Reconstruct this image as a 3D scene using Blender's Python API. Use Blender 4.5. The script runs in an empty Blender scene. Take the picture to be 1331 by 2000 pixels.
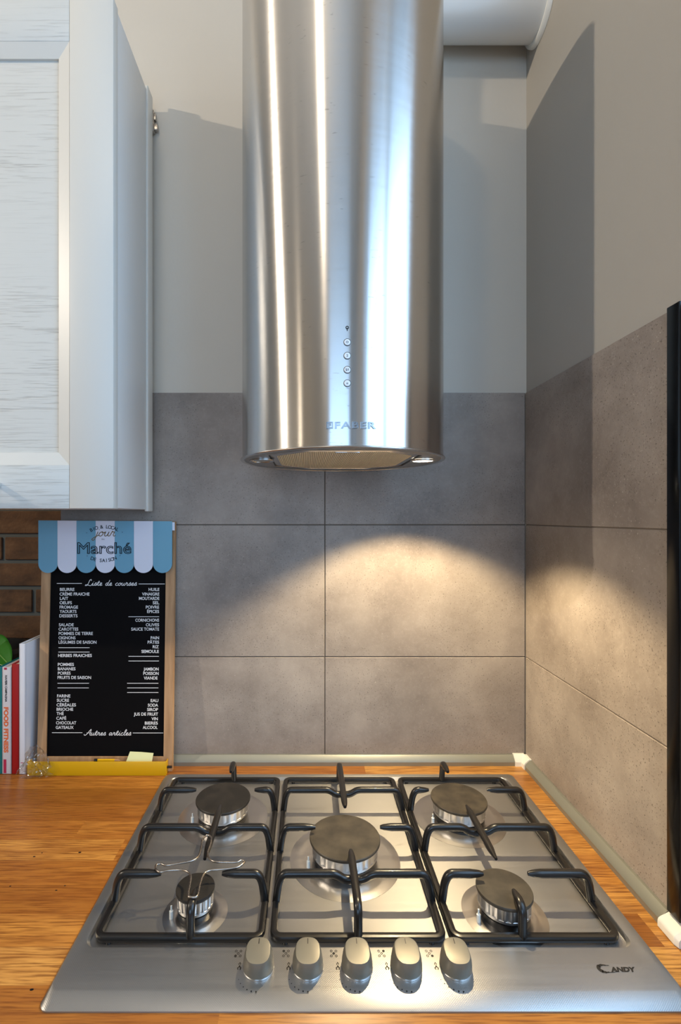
import bpy, bmesh, math, random
from math import sin, cos, pi, radians, atan2, sqrt
from mathutils import Vector, Matrix, noise

random.seed(7)
sc = bpy.context.scene

# ------------------------------------------------------------------ camera
CY, CZ, F = -1.093, 1.458, 940.0          # camera y, height, focal length in pixels of the 1331 px wide frame
VX, VY = 600.0, 1010.0                    # vanishing point of the depth lines
cam_d = bpy.data.cameras.new('camera')
cam = bpy.data.objects.new('camera', cam_d)
sc.collection.objects.link(cam)
cam.location = (0, CY, CZ)
cam.rotation_euler = (pi/2, 0, 0)
cam_d.sensor_fit = 'HORIZONTAL'
cam_d.sensor_width = 36.0
cam_d.lens = 36.0*F/1331.0
cam_d.shift_x = (665.5-VX)/1331.0
cam_d.shift_y = (VY-1000.0)/1331.0
cam_d.clip_start = 0.02
sc.camera = cam

# ------------------------------------------------------------------ world, exposure
w = bpy.data.worlds.new('sky'); sc.world = w; w.use_nodes = True
w.node_tree.nodes['Background'].inputs[0].default_value = (0.55, 0.75, 1.0, 1)
w.node_tree.nodes['Background'].inputs[1].default_value = 1.0
sc.view_settings.view_transform = 'Standard'
sc.view_settings.look = 'None'
sc.view_settings.gamma = 1.0
sc.view_settings.use_curve_mapping = False
sc.view_settings.exposure = 0.0
try:
    sc.cycles.use_denoising = True
    sc.cycles.max_bounces = 8
    sc.cycles.diffuse_bounces = 4
    sc.cycles.sample_clamp_indirect = 6.0
except Exception:
    pass

# ------------------------------------------------------------------ lights
def area(name, loc, target, sx, sy, power, col, spread=180):
    d = bpy.data.lights.new(name, 'AREA'); d.shape = 'RECTANGLE'; d.size = sx; d.size_y = sy
    d.energy = power; d.color = col; d.spread = radians(spread)
    o = bpy.data.objects.new(name, d); sc.collection.objects.link(o); o.location = loc
    v = Vector(target)-Vector(loc)
    o.rotation_euler = v.to_track_quat('-Z', 'Z' if abs(v.normalized().z) < 0.9 else 'Y').to_euler()
    return o
# daylight through the window in the right wall
area('window_daylight', (0.62, -1.06, 1.84), (-1, -1.06, 1.84), 1.10, 1.76, 24.0, (0.42, 0.68, 1.0))
# added cool ambient fill, set in an invented opening at the far end
area('far_cool_fill', (-0.35, -3.86, 1.75), (-0.35, 0, 1.75), 1.3, 1.5, 24.0, (0.40, 0.66, 1.0))
# warm ceiling lamp to the left
pl = bpy.data.lights.new('ceiling_lamp', 'SPOT'); pl.energy = 185; pl.spot_size = radians(80); pl.spot_blend = 0.3; pl.color = (1.0, 0.86, 0.68); pl.shadow_soft_size = 0.03
po = bpy.data.objects.new('ceiling_lamp', pl); sc.collection.objects.link(po); po.location = (-2.75, -1.21, 2.95); po.rotation_euler = (Vector((0.2, -0.2, 1.6))-po.location).to_track_quat('-Z', 'Y').to_euler()
# second warm ceiling lamp, nearer the hob
p2 = bpy.data.lights.new('near_ceiling_lamp', 'POINT'); p2.energy = 9; p2.color = (1.0, 0.84, 0.64); p2.shadow_soft_size = 0.05
o2 = bpy.data.objects.new('near_ceiling_lamp', p2); sc.collection.objects.link(o2); o2.location = (-0.42, -1.28, 2.95)
# added warm fill that brightens the left wall mirrored in the hood
p3 = bpy.data.lights.new('left_wall_fill', 'POINT'); p3.energy = 13; p3.color = (1.0, 0.84, 0.64); p3.shadow_soft_size = 0.15
o3 = bpy.data.objects.new('left_wall_fill', p3); sc.collection.objects.link(o3); o3.location = (-2.9, -2.9, 2.2)
# halogen of the hood, right side
sp = bpy.data.lights.new('hood_halogen', 'SPOT'); sp.energy = 21; sp.color = (1.0, 0.78, 0.46)
sp.spot_size = radians(118); sp.spot_blend = 0.35; sp.shadow_soft_size = 0.008
so = bpy.data.objects.new('hood_halogen', sp); sc.collection.objects.link(so); so.location = (0.211, -0.212, 1.552)

# ------------------------------------------------------------------ materials
def srgb(r, g, b):
    def f(c):
        c /= 255.0
        return c/12.92 if c <= 0.04045 else ((c+0.055)/1.055)**2.4
    return (f(r), f(g), f(b), 1)

class NT:
    def __init__(s, name):
        s.m = bpy.data.materials.new(name); s.m.use_nodes = True
        s.t = s.m.node_tree; s.b = s.t.nodes['Principled BSDF']; s.out = s.t.nodes['Material Output']
        s.tc = None
    def n(s, typ, **kw):
        nd = s.t.nodes.new(typ)
        for k, v in kw.items(): setattr(nd, k, v)
        return nd
    def l(s, a, b): s.t.links.new(a, b)
    def co(s, scale=(1, 1, 1), loc=(0, 0, 0)):
        if not s.tc: s.tc = s.n('ShaderNodeNewGeometry')
        mp = s.n('ShaderNodeMapping'); mp.inputs['Scale'].default_value = scale; mp.inputs['Location'].default_value = loc
        s.l(s.tc.outputs['Position'], mp.inputs['Vector']); return mp.outputs['Vector']
    def noise(s, scale=(1, 1, 1), sc_=1.0, detail=4, rough=0.5, loc=(0, 0, 0)):
        nd = s.n('ShaderNodeTexNoise'); nd.inputs['Scale'].default_value = sc_; nd.inputs['Detail'].default_value = detail
        nd.inputs['Roughness'].default_value = rough; s.l(s.co(scale, loc), nd.inputs['Vector']); return nd.outputs['Fac']
    def ramp(s, fac, stops):
        r = s.n('ShaderNodeValToRGB'); el = r.color_ramp.elements
        while len(el) < len(stops): el.new(0.5)
        for e, (p, c) in zip(el, stops):
            e.position = p; e.color = c if len(c) == 4 else (*c, 1)
        s.l(fac, r.inputs['Fac']); return r.outputs['Color']
    def mix(s, fac, a, b, mode='MIX'):
        m = s.n('ShaderNodeMix', data_type='RGBA', blend_type=mode)
        if isinstance(fac, (int, float)): m.inputs[0].default_value = fac
        else: s.l(fac, m.inputs[0])
        for i, v in ((6, a), (7, b)):
            if isinstance(v, tuple): m.inputs[i].default_value = v
            else: s.l(v, m.inputs[i])
        return m.outputs[2]
    def math(s, op, a, b=None):
        m = s.n('ShaderNodeMath', operation=op)
        for i, v in enumerate((a, b)):
            if v is None: continue
            if isinstance(v, (int, float)): m.inputs[i].default_value = v
            else: s.l(v, m.inputs[i])
        return m.outputs[0]
    def bump(s, h, strength=0.3, dist=0.001):
        b = s.n('ShaderNodeBump'); b.inputs['Strength'].default_value = strength; b.inputs['Distance'].default_value = dist
        s.l(h, b.inputs['Height']); s.l(b.outputs['Normal'], s.b.inputs['Normal'])
    def set(s, **kw):
        for k, v in kw.items():
            k = k.replace('_', ' ')
            i = s.b.inputs[k]
            if hasattr(v, 'is_output') or isinstance(v, bpy.types.NodeSocket): s.l(v, i)
            else: i.default_value = v
        return s

def plain(name, col, rough=0.5, metal=0.0, **kw):
    n = NT(name); n.set(Base_Color=col, Roughness=rough, Metallic=metal)
    if kw: n.set(**kw)
    f = n.noise((1, 1, 1), 60, 3)
    n.set(Roughness=n.math('ADD', n.math('MULTIPLY', f, 0.12), rough-0.06))
    return n.m

def mat_plaster(name, col):
    n = NT(name)
    f = n.noise((1, 1, 1), 3.0, 5)
    c = n.mix(f, tuple(x*0.95 for x in col[:3])+(1,), tuple(min(1, x*1.04) for x in col[:3])+(1,))
    n.set(Base_Color=c, Roughness=0.6)
    n.bump(n.noise((40, 40, 25), 3.0, 3), 0.12, 0.002)
    return n.m

def mat_tile(name, seed, axis):
    n = NT(name)
    base = n.noise((1, 1, 1), 3.2, 7, 0.62, (seed, 0, 0))
    c = n.ramp(base, [(0.34, srgb(122, 112, 105)), (0.5, srgb(149, 139, 131)), (0.66, srgb(172, 162, 153))])
    b2 = n.noise((1, 1, 1), 17, 8, 0.72, (0, seed, 0))
    c = n.mix(n.ramp(b2, [(0.35, (0.20, 0.20, 0.20)), (0.7, (0, 0, 0))]), c, srgb(92, 84, 78))
    mott = n.noise((1, 1, 1), 130, 6, 0.75)
    c = n.mix(n.ramp(mott, [(0.5, (0, 0, 0)), (0.75, (0.32, 0.32, 0.32))]), c, srgb(178, 168, 158))
    fine = n.noise((1, 1, 1), 330, 4, 0.6)
    big = n.noise((1, 1, 1), 7, 3, 0.5, (2, 2, seed))
    spk = n.math('MULTIPLY', n.math('GREATER_THAN', fine, 0.625), n.math('GREATER_THAN', big, 0.47))
    c = n.mix(n.math('MULTIPLY', spk, 0.7), c, srgb(66, 58, 52))
    lfine = n.noise((1, 1, 1), 260, 4, 0.6, (5, 5, 5))
    lb = n.noise((1, 1, 1), 9, 3, 0.5, (7, 1, seed))
    lspk = n.math('MULTIPLY', n.math('GREATER_THAN', lfine, 0.66), n.math('GREATER_THAN', lb, 0.55))
    c = n.mix(n.math('MULTIPLY', lspk, 0.5), c, srgb(205, 196, 186))
    n.set(Base_Color=c, Roughness=0.52)
    n.bump(n.mix(0.5, fine, b2), 0.35, 0.001)
    return n.m

def mat_wood_top():
    n = NT('oiled_oak_staves')
    g = n.n('ShaderNodeNewGeometry'); n.tc = g
    sep = n.n('ShaderNodeSeparateXYZ'); n.l(g.outputs['Position'], sep.inputs[0])
    row = n.math('FLOOR', n.math('DIVIDE', sep.outputs['Y'], 0.052))
    wn = n.n('ShaderNodeTexWhiteNoise', noise_dimensions='1D'); n.l(row, wn.inputs['W'])
    col = n.math('FLOOR', n.math('DIVIDE', n.math('ADD', sep.outputs['X'], n.math('MULTIPLY', wn.outputs['Value'], 3.0)), 0.62))
    cv = n.n('ShaderNodeCombineXYZ'); n.l(row, cv.inputs[0]); n.l(col, cv.inputs[1])
    wn2 = n.n('ShaderNodeTexWhiteNoise', noise_dimensions='3D'); n.l(cv.outputs[0], wn2.inputs['Vector'])
    c = n.ramp(wn2.outputs['Value'], [(0.0, srgb(140, 86, 34)), (0.35, srgb(180, 118, 50)), (0.7, srgb(206, 148, 72)), (1.0, srgb(224, 172, 98))])
    sft = n.n('ShaderNodeVectorMath', operation='SCALE'); n.l(wn2.outputs['Color'], sft.inputs[0]); sft.inputs[3].default_value = 9
    ad = n.n('ShaderNodeVectorMath', operation='ADD'); n.l(g.outputs['Position'], ad.inputs[0]); n.l(sft.outputs[0], ad.inputs[1])
    mp = n.n('ShaderNodeMapping'); mp.inputs['Scale'].default_value = (5, 60, 60); n.l(ad.outputs[0], mp.inputs['Vector'])
    t1 = n.n('ShaderNodeTexNoise'); t1.inputs['Scale'].default_value = 1; t1.inputs['Detail'].default_value = 6; t1.inputs['Distortion'].default_value = 0.6
    n.l(mp.outputs[0], t1.inputs['Vector'])
    mp2 = n.n('ShaderNodeMapping'); mp2.inputs['Scale'].default_value = (22, 420, 420); n.l(ad.outputs[0], mp2.inputs['Vector'])
    t2 = n.n('ShaderNodeTexNoise'); t2.inputs['Scale'].default_value = 1; t2.inputs['Detail'].default_value = 4
    n.l(mp2.outputs[0], t2.inputs['Vector'])
    c = n.mix(n.ramp(t1.outputs['Fac'], [(0.35, (0.55, 0.55, 0.55)), (0.62, (0, 0, 0))]), c, srgb(140, 80, 32))
    c = n.mix(n.ramp(t2.outputs['Fac'], [(0.32, (0.8, 0.8, 0.8)), (0.56, (0, 0, 0))]), c, srgb(110, 60, 22))
    # stave joints
    fr = n.math('FRACT', n.math('DIVIDE', sep.outputs['Y'], 0.052))
    c = n.mix(n.math('MULTIPLY', n.math('LESS_THAN', fr, 0.018), 0.5), c, srgb(120, 66, 24))
    n.set(Base_Color=c, Roughness=0.36, Specular_IOR_Level=0.35)
    n.bump(t2.outputs['Fac'], 0.15, 0.0006)
    return n.m

def mat_wood_small(name, a, b, axis_scale):
    n = NT(name)
    f = n.noise(axis_scale, 1, 5)
    n.set(Base_Color=n.ramp(f, [(0.3, a), (0.7, b)]), Roughness=0.6)
    n.bump(f, 0.2, 0.0005)
    return n.m

def mat_brushed(name, col, rough, aniso, rot, radial=False, lines=(3, 3, 900), bs=0.05, tan_axis='Z'):
    n = NT(name)
    f = n.noise(lines, 1, 3)
    r = n.math('ADD', n.math('MULTIPLY', f, 0.06), rough-0.03)
    n.set(Base_Color=col, Metallic=1.0, Roughness=r, Anisotropic=aniso, Anisotropic_Rotation=rot)
    t = n.n('ShaderNodeTangent', direction_type='RADIAL', axis=tan_axis)
    n.l(t.outputs[0], n.b.inputs['Tangent'])
    if bs > 0: n.bump(f, bs, 0.0004)
    return n

M = {}
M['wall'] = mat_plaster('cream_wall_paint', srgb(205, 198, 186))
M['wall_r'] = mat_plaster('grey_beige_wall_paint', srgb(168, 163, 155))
M['tile'] = mat_tile('concrete_look_tile', 0.0, 0)
M['tile_r'] = mat_tile('concrete_look_tile_side', 4.3, 1)
M['grout'] = plain('tile_grout', srgb(92, 84, 76), 0.85)
M['grout_l'] = plain('side_joint', srgb(112, 102, 92), 0.8)
M['wood'] = mat_wood_top()
# hood steel: brushed around the cylinder, with small scratches
hs = mat_brushed('brushed_hood_steel', (0.66, 0.64, 0.62, 1), 0.235, 0.97, 0.25, lines=(3, 3, 160), bs=0.0)
sc_f = hs.noise((90, 90, 420), 1, 2, 0.4)
hs.set(Base_Color=hs.mix(hs.ramp(sc_f, [(0.70, (0, 0, 0)), (0.76, (0.5, 0.5, 0.5))]), (0.66, 0.645, 0.63, 1), (0.30, 0.29, 0.28, 1)))
M['hood'] = hs.m
M['hob'] = None
def mat_hob():
    n = NT('linen_finish_steel')
    a = n.n('ShaderNodeTexWave', wave_type='BANDS', bands_direction='DIAGONAL'); a.inputs['Scale'].default_value = 240
    n.l(n.co(), a.inputs['Vector'])
    a2 = n.n('ShaderNodeTexWave', wave_type='BANDS', bands_direction='DIAGONAL'); a2.inputs['Scale'].default_value = 240
    n.l(n.co((-1, 1, 1)), a2.inputs['Vector'])
    ln = n.noise((5, 260, 5), 1, 3)
    big = n.noise((1, 1, 1), 9, 4)
    n.set(Base_Color=n.mix(big, (0.37, 0.365, 0.36, 1), (0.45, 0.44, 0.43, 1)), Metallic=0.94,
          Roughness=n.math('ADD', n.math('MULTIPLY', ln, 0.12), 0.335), Anisotropic=0.68, Anisotropic_Rotation=0.25)
    cx = n.n('ShaderNodeCombineXYZ'); cx.inputs[0].default_value = 1.0
    n.l(cx.outputs[0], n.b.inputs['Tangent'])
    h = n.mix(0.5, n.mix(0.5, a.outputs['Fac'], a2.outputs['Fac']), ln)
    n.bump(h, 0.22, 0.0004)
    return n.m
M['hob'] = mat_hob()
M['dish'] = mat_brushed('spun_steel_dish', (0.66, 0.64, 0.62, 1), 0.30, 0.3, 0.25, lines=(4, 4, 4), bs=0.0).m
M['alu'] = plain('burner_aluminium', (0.62, 0.61, 0.60, 1), 0.35, 1.0)
M['chrome'] = plain('chrome', (0.8, 0.8, 0.8, 1), 0.10, 1.0)
M['letter'] = plain('cast_letter_metal', (0.30, 0.31, 0.33, 1), 0.25, 1.0)
M['button'] = plain('satin_button_metal', (0.75, 0.77, 0.80, 1), 0.5, 0.2)
M['rimsteel'] = plain('polished_steel_rim', (0.62, 0.60, 0.58, 1), 0.22, 1.0)
M['darksteel'] = plain('underside_steel', (0.34, 0.33, 0.32, 1), 0.35, 1.0)
M['enamel'] = plain('black_enamel', srgb(24, 22, 21), 0.30, 0.0)
M['enamel'].node_tree.nodes['Principled BSDF'].inputs['Coat Weight'].default_value = 0.15
def mat_cap(name, a, b):
    n = NT(name); f = n.noise((1, 1, 1), 40, 5)
    n.set(Base_Color=n.ramp(f, [(0.35, a), (0.7, b)]), Roughness=0.48)
    return n.m
M['cap'] = mat_cap('cap_enamel', srgb(28, 26, 24), srgb(44, 40, 36))
M['cap_worn'] = mat_cap('cap_enamel_worn', srgb(52, 47, 40), srgb(78, 70, 58))
M['knob'] = plain('satin_knob_lacquer', srgb(124, 119, 106), 0.42, 0.35)
M['print'] = plain('black_print', srgb(25, 24, 24), 0.5)
M['duct'] = plain('white_duct_paint', srgb(226, 226, 222), 0.22)
M['white_plastic'] = plain('white_plastic', srgb(226, 226, 220), 0.35)
M['black_gloss'] = plain('black_window_lacquer', srgb(5, 5, 6), 0.2, 0.0, Specular_IOR_Level=0.3)
M['sash'] = plain('pale_sash_paint', srgb(205, 212, 218), 0.4)
M['cab_side'] = plain('cabinet_side_white', srgb(214, 214, 212), 0.38)
M['trimalu'] = plain('satin_trim_aluminium', (0.27, 0.275, 0.24, 1), 0.42, 0.45)
def mat_cab(grain):
    n = NT('white_grained_lacquer' if grain else 'white_lacquer')
    ln = n.noise((16, 16, 330), 1, 4, 0.5)
    pat = n.noise((1.2, 1, 5), 2.3, 3)
    f = n.math('MULTIPLY', n.ramp(ln, [(0.52, (0, 0, 0)), (0.66, (1, 1, 1))]), n.ramp(pat, [(0.42, (0.15, 0.15, 0.15)), (0.62, (1, 1, 1))]))
    if grain:
        n.set(Base_Color=n.mix(n.math('MULTIPLY', f, 0.42), srgb(214, 213, 207), srgb(150, 145, 138)), Roughness=0.42)
        n.bump(n.math('MULTIPLY', f, -1.0), 0.35, 0.0008)
    else:
        n.set(Base_Color=srgb(214, 213, 207), Roughness=0.42)
        n.bump(ln, 0.04, 0.0005)
    return n.m
M['cab'] = mat_cab(True); M['cab_plain'] = mat_cab(False)
M['brick'] = None
def mat_brick():
    n = NT('brown_brick')
    f = n.noise((6, 6, 9), 2.5, 6, 0.6)
    n.set(Base_Color=n.ramp(f, [(0.3, srgb(62, 41, 24)), (0.55, srgb(92, 63, 38)), (0.75, srgb(112, 82, 54))]), Roughness=0.85)
    n.bump(n.noise((1, 1, 1), 120, 5), 0.5, 0.003)
    return n.m
M['brick'] = mat_brick()
M['mortar'] = plain('grey_mortar', srgb(82, 84, 80), 0.9)
M['frame_wood'] = mat_wood_small('light_pine', srgb(158, 120, 84), srgb(190, 152, 112), (90, 90, 9))
M['chalk'] = plain('black_board', srgb(5, 5, 7), 0.7, 0.0, Specular_IOR_Level=0.12)
M['white_ink'] = plain('white_ink', srgb(232, 232, 232), 0.6)
M['yellow'] = plain('yellow_paint', srgb(206, 160, 6), 0.42)
M['awn_blue'] = plain('awning_blue', srgb(108, 164, 190), 0.5)
M['awn_white'] = plain('awning_white', srgb(222, 226, 240), 0.5)
M['awn_ink'] = plain('awning_black_ink', srgb(22, 36, 46), 0.6)
M['awn_gold'] = plain('awning_brown_ink', srgb(112, 92, 52), 0.6)
M['note'] = plain('pale_yellow_paper', srgb(232, 232, 176), 0.7)
M['teal'] = plain('teal_cover', srgb(0, 112, 112), 0.45)
M['red'] = plain('red_cover', srgb(160, 14, 18), 0.5)
M['bookwhite'] = plain('white_cover', srgb(228, 228, 232), 0.35)
M['bookgrey'] = plain('grey_white_cover', srgb(212, 206, 206), 0.45)
M['pages'] = plain('book_pages', srgb(226, 216, 196), 0.8)
M['orange_ink'] = plain('orange_ink', srgb(226, 104, 46), 0.6)
M['magenta_ink'] = plain('magenta_ink', srgb(178, 34, 70), 0.6)
M['leaf'] = plain('green_leaf', srgb(44, 110, 30), 0.35)
M['leafrib'] = plain('pale_leaf_rib', srgb(128, 170, 90), 0.45)
M['pot'] = plain('black_pot', srgb(18, 18, 20), 0.35)
M['soil'] = plain('soil', srgb(40, 30, 22), 0.95)
M['wire'] = plain('steel_wire', (0.42, 0.38, 0.34, 1), 0.28, 1.0)
M['ceiling'] = mat_plaster('white_ceiling_paint', srgb(225, 222, 214))
M['floor'] = mat_wood_small('brown_floor_boards', srgb(120, 84, 52), srgb(150, 108, 70), (3, 40, 1))
def mat_mesh():
    n = NT('aluminium_filter_mesh')
    wv = n.n('ShaderNodeTexWave', wave_type='BANDS', bands_direction='X'); wv.inputs['Scale'].default_value = 100
    n.l(n.co(), wv.inputs['Vector'])
    wy = n.n('ShaderNodeTexWave', wave_type='BANDS', bands_direction='Y'); wy.inputs['Scale'].default_value = 100
    n.l(n.co(), wy.inputs['Vector'])
    h = n.math('MULTIPLY', wv.outputs['Fac'], n.math('ADD', n.math('MULTIPLY', wy.outputs['Fac'], 0.25), 0.75))
    n.set(Base_Color=n.ramp(h, [(0.15, srgb(160, 142, 104)), (0.6, srgb(248, 238, 206))]), Metallic=0.1, Roughness=0.45)
    n.bump(h, 0.6, 0.002)
    return n.m
M['filter'] = mat_mesh()
def mat_emit(name, col, strength):
    n = NT(name); n.set(Base_Color=(0.8, 0.8, 0.8, 1), Emission_Color=col, Emission_Strength=strength)
    return n.m
M['lamp_on'] = mat_emit('lit_halogen_lens', (1.0, 0.90, 0.72, 1), 9.0)
M['lamp_off'] = plain('unlit_lens_glass', srgb(150, 160, 150), 0.12, 0.5)
def mat_film():
    n = NT('clear_film')
    tr = n.n('ShaderNodeBsdfTransparent'); tr.inputs[0].default_value = (0.93, 0.94, 0.95, 1)
    gl = n.n('ShaderNodeBsdfGlossy'); gl.inputs['Roughness'].default_value = 0.12
    lw = n.n('ShaderNodeLayerWeight'); lw.inputs['Blend'].default_value = 0.35
    fac = n.math('ADD', n.math('MULTIPLY', lw.outputs['Facing'], 0.55), 0.07)
    mx = n.n('ShaderNodeMixShader'); n.l(fac, mx.inputs[0]); n.l(tr.outputs[0], mx.inputs[1]); n.l(gl.outputs[0], mx.inputs[2])
    n.l(mx.outputs[0], n.out.inputs['Surface'])
    return n.m
M['film'] = mat_film()

# ------------------------------------------------------------------ geometry helpers
def tag(o, label=None, cat=None, group=None, kind=None):
    if label: o['label'] = label
    if cat: o['category'] = cat
    if group: o['group'] = group
    if kind: o['kind'] = kind
    return o

def empty(name, loc, label, cat, group=None):
    o = bpy.data.objects.new(name, None); sc.collection.objects.link(o); o.location = loc
    o.empty_display_size = 0.02
    tag(o, label, cat, group); return o

def link_mesh(name, me, mat, parent=None, smooth=35):
    me.materials.clear()
    for m_ in (mat if isinstance(mat, (list, tuple)) else [mat]): me.materials.append(m_)
    if smooth:
        for p in me.polygons: p.use_smooth = True
        me.set_sharp_from_angle(angle=radians(smooth))
    o = bpy.data.objects.new(name, me); sc.collection.objects.link(o)
    if parent is not None:
        o.parent = parent
        # all meshes are written in world coordinates: shift into the parent's frame
        M_ = Matrix.Translation(-world_loc(parent))
        me.transform(M_)
    return o

def world_loc(o):
    v = Vector((0, 0, 0))
    while o is not None:
        v += o.location; o = o.parent
    return v

class MB:
    def __init__(s): s.bm = bmesh.new()
    def box(s, x0, x1, y0, y1, z0, z1, bev=0.0, seg=2, mi=0, mat=None):
        r = bmesh.ops.create_cube(s.bm, size=1.0)
        vs = r['verts']
        for v in vs:
            v.co = Vector(((x0+x1)/2+v.co.x*(x1-x0), (y0+y1)/2+v.co.y*(y1-y0), (z0+z1)/2+v.co.z*(z1-z0)))
        fs = set(f for v in vs for f in v.link_faces)
        for f in fs: f.material_index = mi
        if bev > 0:
            es = set(e for v in vs for e in v.link_edges)
            rr = bmesh.ops.bevel(s.bm, geom=list(es), offset=bev, segments=seg, affect='EDGES', profile=0.5, clamp_overlap=True)
            for f in rr['faces']: f.material_index = mi
        return s
    def poly_prism(s, pts, f0, f1, mi=0):
        """pts: list of 2d; f0,f1 map 2d -> 3d at the two ends"""
        a = [s.bm.verts.new(f0(p)) for p in pts]; b = [s.bm.verts.new(f1(p)) for p in pts]
        n = len(pts)
        fa = s.bm.faces.new(a); fb = s.bm.faces.new(b[::-1]); fa.material_index = fb.material_index = mi
        for i in range(n):
            f = s.bm.faces.new((a[(i+1) % n], a[i], b[i], b[(i+1) % n])); f.material_index = mi
        return s
    def lathe(s, prof, cx, cy, n=64, sx=1.0, sy=1.0, close=False):
        rings = []
        for r, z in prof:
            if r < 1e-6: rings.append([s.bm.verts.new((cx, cy, z))])
            else: rings.append([s.bm.verts.new((cx+r*sx*cos(2*pi*i/n), cy+r*sy*sin(2*pi*i/n), z)) for i in range(n)])
        for a, b in zip(rings, rings[1:]):
            for i in range(n):
                j = (i+1) % n
                if len(a) == 1 and len(b) == 1: continue
                if len(a) == 1: s.bm.faces.new((a[0], b[j], b[i]))
                elif len(b) == 1: s.bm.faces.new((a[i], a[j], b[0]))
                else: s.bm.faces.new((a[i], a[j], b[j], b[i]))
        return s
    def loops(s, loops, cap0=False, cap1=True):
        L = [[s.bm.verts.new(p) for p in lp] for lp in loops]
        n = len(L[0])
        for a, b in zip(L, L[1:]):
            for i in range(n):
                j = (i+1) % n
                s.bm.faces.new((a[i], a[j], b[j], b[i]))
        if cap0: s.bm.faces.new(L[0][::-1])
        if cap1: s.bm.faces.new(L[-1])
        return s
    def sweep(s, path, secs, up=Vector((0, 0, 1)), nseg=10, closed=False, power=2.0):
        """path: 3d points; secs: (half width, half height) per point or one pair"""
        P = [Vector(p) for p in path]; n = len(P)
        if isinstance(secs, tuple): secs = [secs]*n
        rings = []; prev_u = None
        for i in range(n):
            if closed: t = (P[(i+1) % n]-P[i-1])
            else: t = P[min(i+1, n-1)]-P[max(i-1, 0)]
            t.normalize()
            if prev_u is None:
                u = up - t*up.dot(t)
                if u.length < 0.15:
                    alt = Vector((0, 1, 0)) if abs(t.y) < 0.9 else Vector((1, 0, 0)); u = alt - t*alt.dot(t)
            else:
                u = prev_u - t*prev_u.dot(t)
            u.normalize(); prev_u = u
            v = t.cross(u); hw, hh = secs[i]
            ring = []
            for k in range(nseg):
                a = 2*pi*k/nseg + pi/nseg
                ca, sa = cos(a), sin(a)
                q = (abs(ca)**power+abs(sa)**power)**(-1/power)
                ring.append(s.bm.verts.new(P[i]+v*ca*q*hw+u*sa*q*hh))
            rings.append(ring)
        m = n if closed else n-1
        for i in range(m):
            a, b = rings[i], rings[(i+1) % n]
            for k in range(nseg):
                j = (k+1) % nseg
                s.bm.faces.new((a[k], a[j], b[j], b[k]))
        if not closed:
            s.bm.faces.new(rings[0][::-1]); s.bm.faces.new(rings[-1])
        return s
    def mesh(s, name):
        bmesh.ops.recalc_face_normals(s.bm, faces=s.bm.faces)
        me = bpy.data.meshes.new(name); s.bm.to_mesh(me); s.bm.free(); return me
    def build(s, name, mat, parent=None, smooth=35):
        return link_mesh(name, s.mesh(name), mat, parent, smooth)

def fillet(pts, r, n=6):
    """round the corners of a 3d polyline"""
    P = [Vector(p) for p in pts]; out = [P[0]]
    for i in range(1, len(P)-1):
        a, b, c = P[i-1], P[i], P[i+1]
        d0 = (a-b); d1 = (c-b); rr = min(r, d0.length*0.49, d1.length*0.49)
        d0.normalize(); d1.normalize()
        p0 = b+d0*rr; p1 = b+d1*rr
        for k in range(n+1):
            t = k/n
            out.append(p0*(1-t)**2+b*2*t*(1-t)+p1*t**2)
    out.append(P[-1]); return out

def rrect(x0, x1, y0, y1, r, n=8):
    pts = []
    for cx, cy, a0 in ((x1-r, y0+r, -pi/2), (x1-r, y1-r, 0), (x0+r, y1-r, pi/2), (x0+r, y0+r, pi)):
        for k in range(n+1):
            a = a0+pi/2*k/n
            pts.append((cx+r*cos(a), cy+r*sin(a)))
    return pts

def catmull(pts, n=6):
    P = [Vector(p) for p in pts]; out = []
    Q = [P[0]*2-P[1]]+P+[P[-1]*2-P[-2]]
    for i in range(1, len(Q)-2):
        p0, p1, p2, p3 = Q[i-1], Q[i], Q[i+1], Q[i+2]
        for k in range(n):
            t = k/n
            out.append(0.5*((2*p1)+(p2-p0)*t+(2*p0-5*p1+4*p2-p3)*t*t+(3*p1-p0-3*p2+p3)*t**3))
    out.append(P[-1]); return out

# ---- text
def text_geo(body, size=1.0, offset=0.0, outline=0.0, shear=0.0, sx=1.0, spacing=1.0):
    """returns (verts, faces) of flat lettering in the xy plane with its left end at x=0 and baseline at y=0"""
    cu = bpy.data.curves.new('t', 'FONT'); cu.body = body; cu.size = size; cu.offset = offset; cu.shear = shear
    cu.space_character = spacing; cu.resolution_u = 4
    if outline > 0:
        cu.fill_mode = 'NONE'; cu.bevel_depth = outline; cu.bevel_resolution = 0; cu.resolution_u = 3
    ob = bpy.data.objects.new('t', cu); sc.collection.objects.link(ob)
    bpy.context.view_layer.update()
    dg = bpy.context.evaluated_depsgraph_get()
    me = bpy.data.meshes.new_from_object(ob.evaluated_get(dg))
    vs = [v.co.copy() for v in me.vertices]; fs = [tuple(p.vertices) for p in me.polygons]
    bpy.data.objects.remove(ob); bpy.data.meshes.remove(me); bpy.data.curves.remove(cu)
    if vs:
        x0 = min(v.x for v in vs)
        for v in vs: v.x = (v.x-x0)*sx
    return vs, fs

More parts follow.
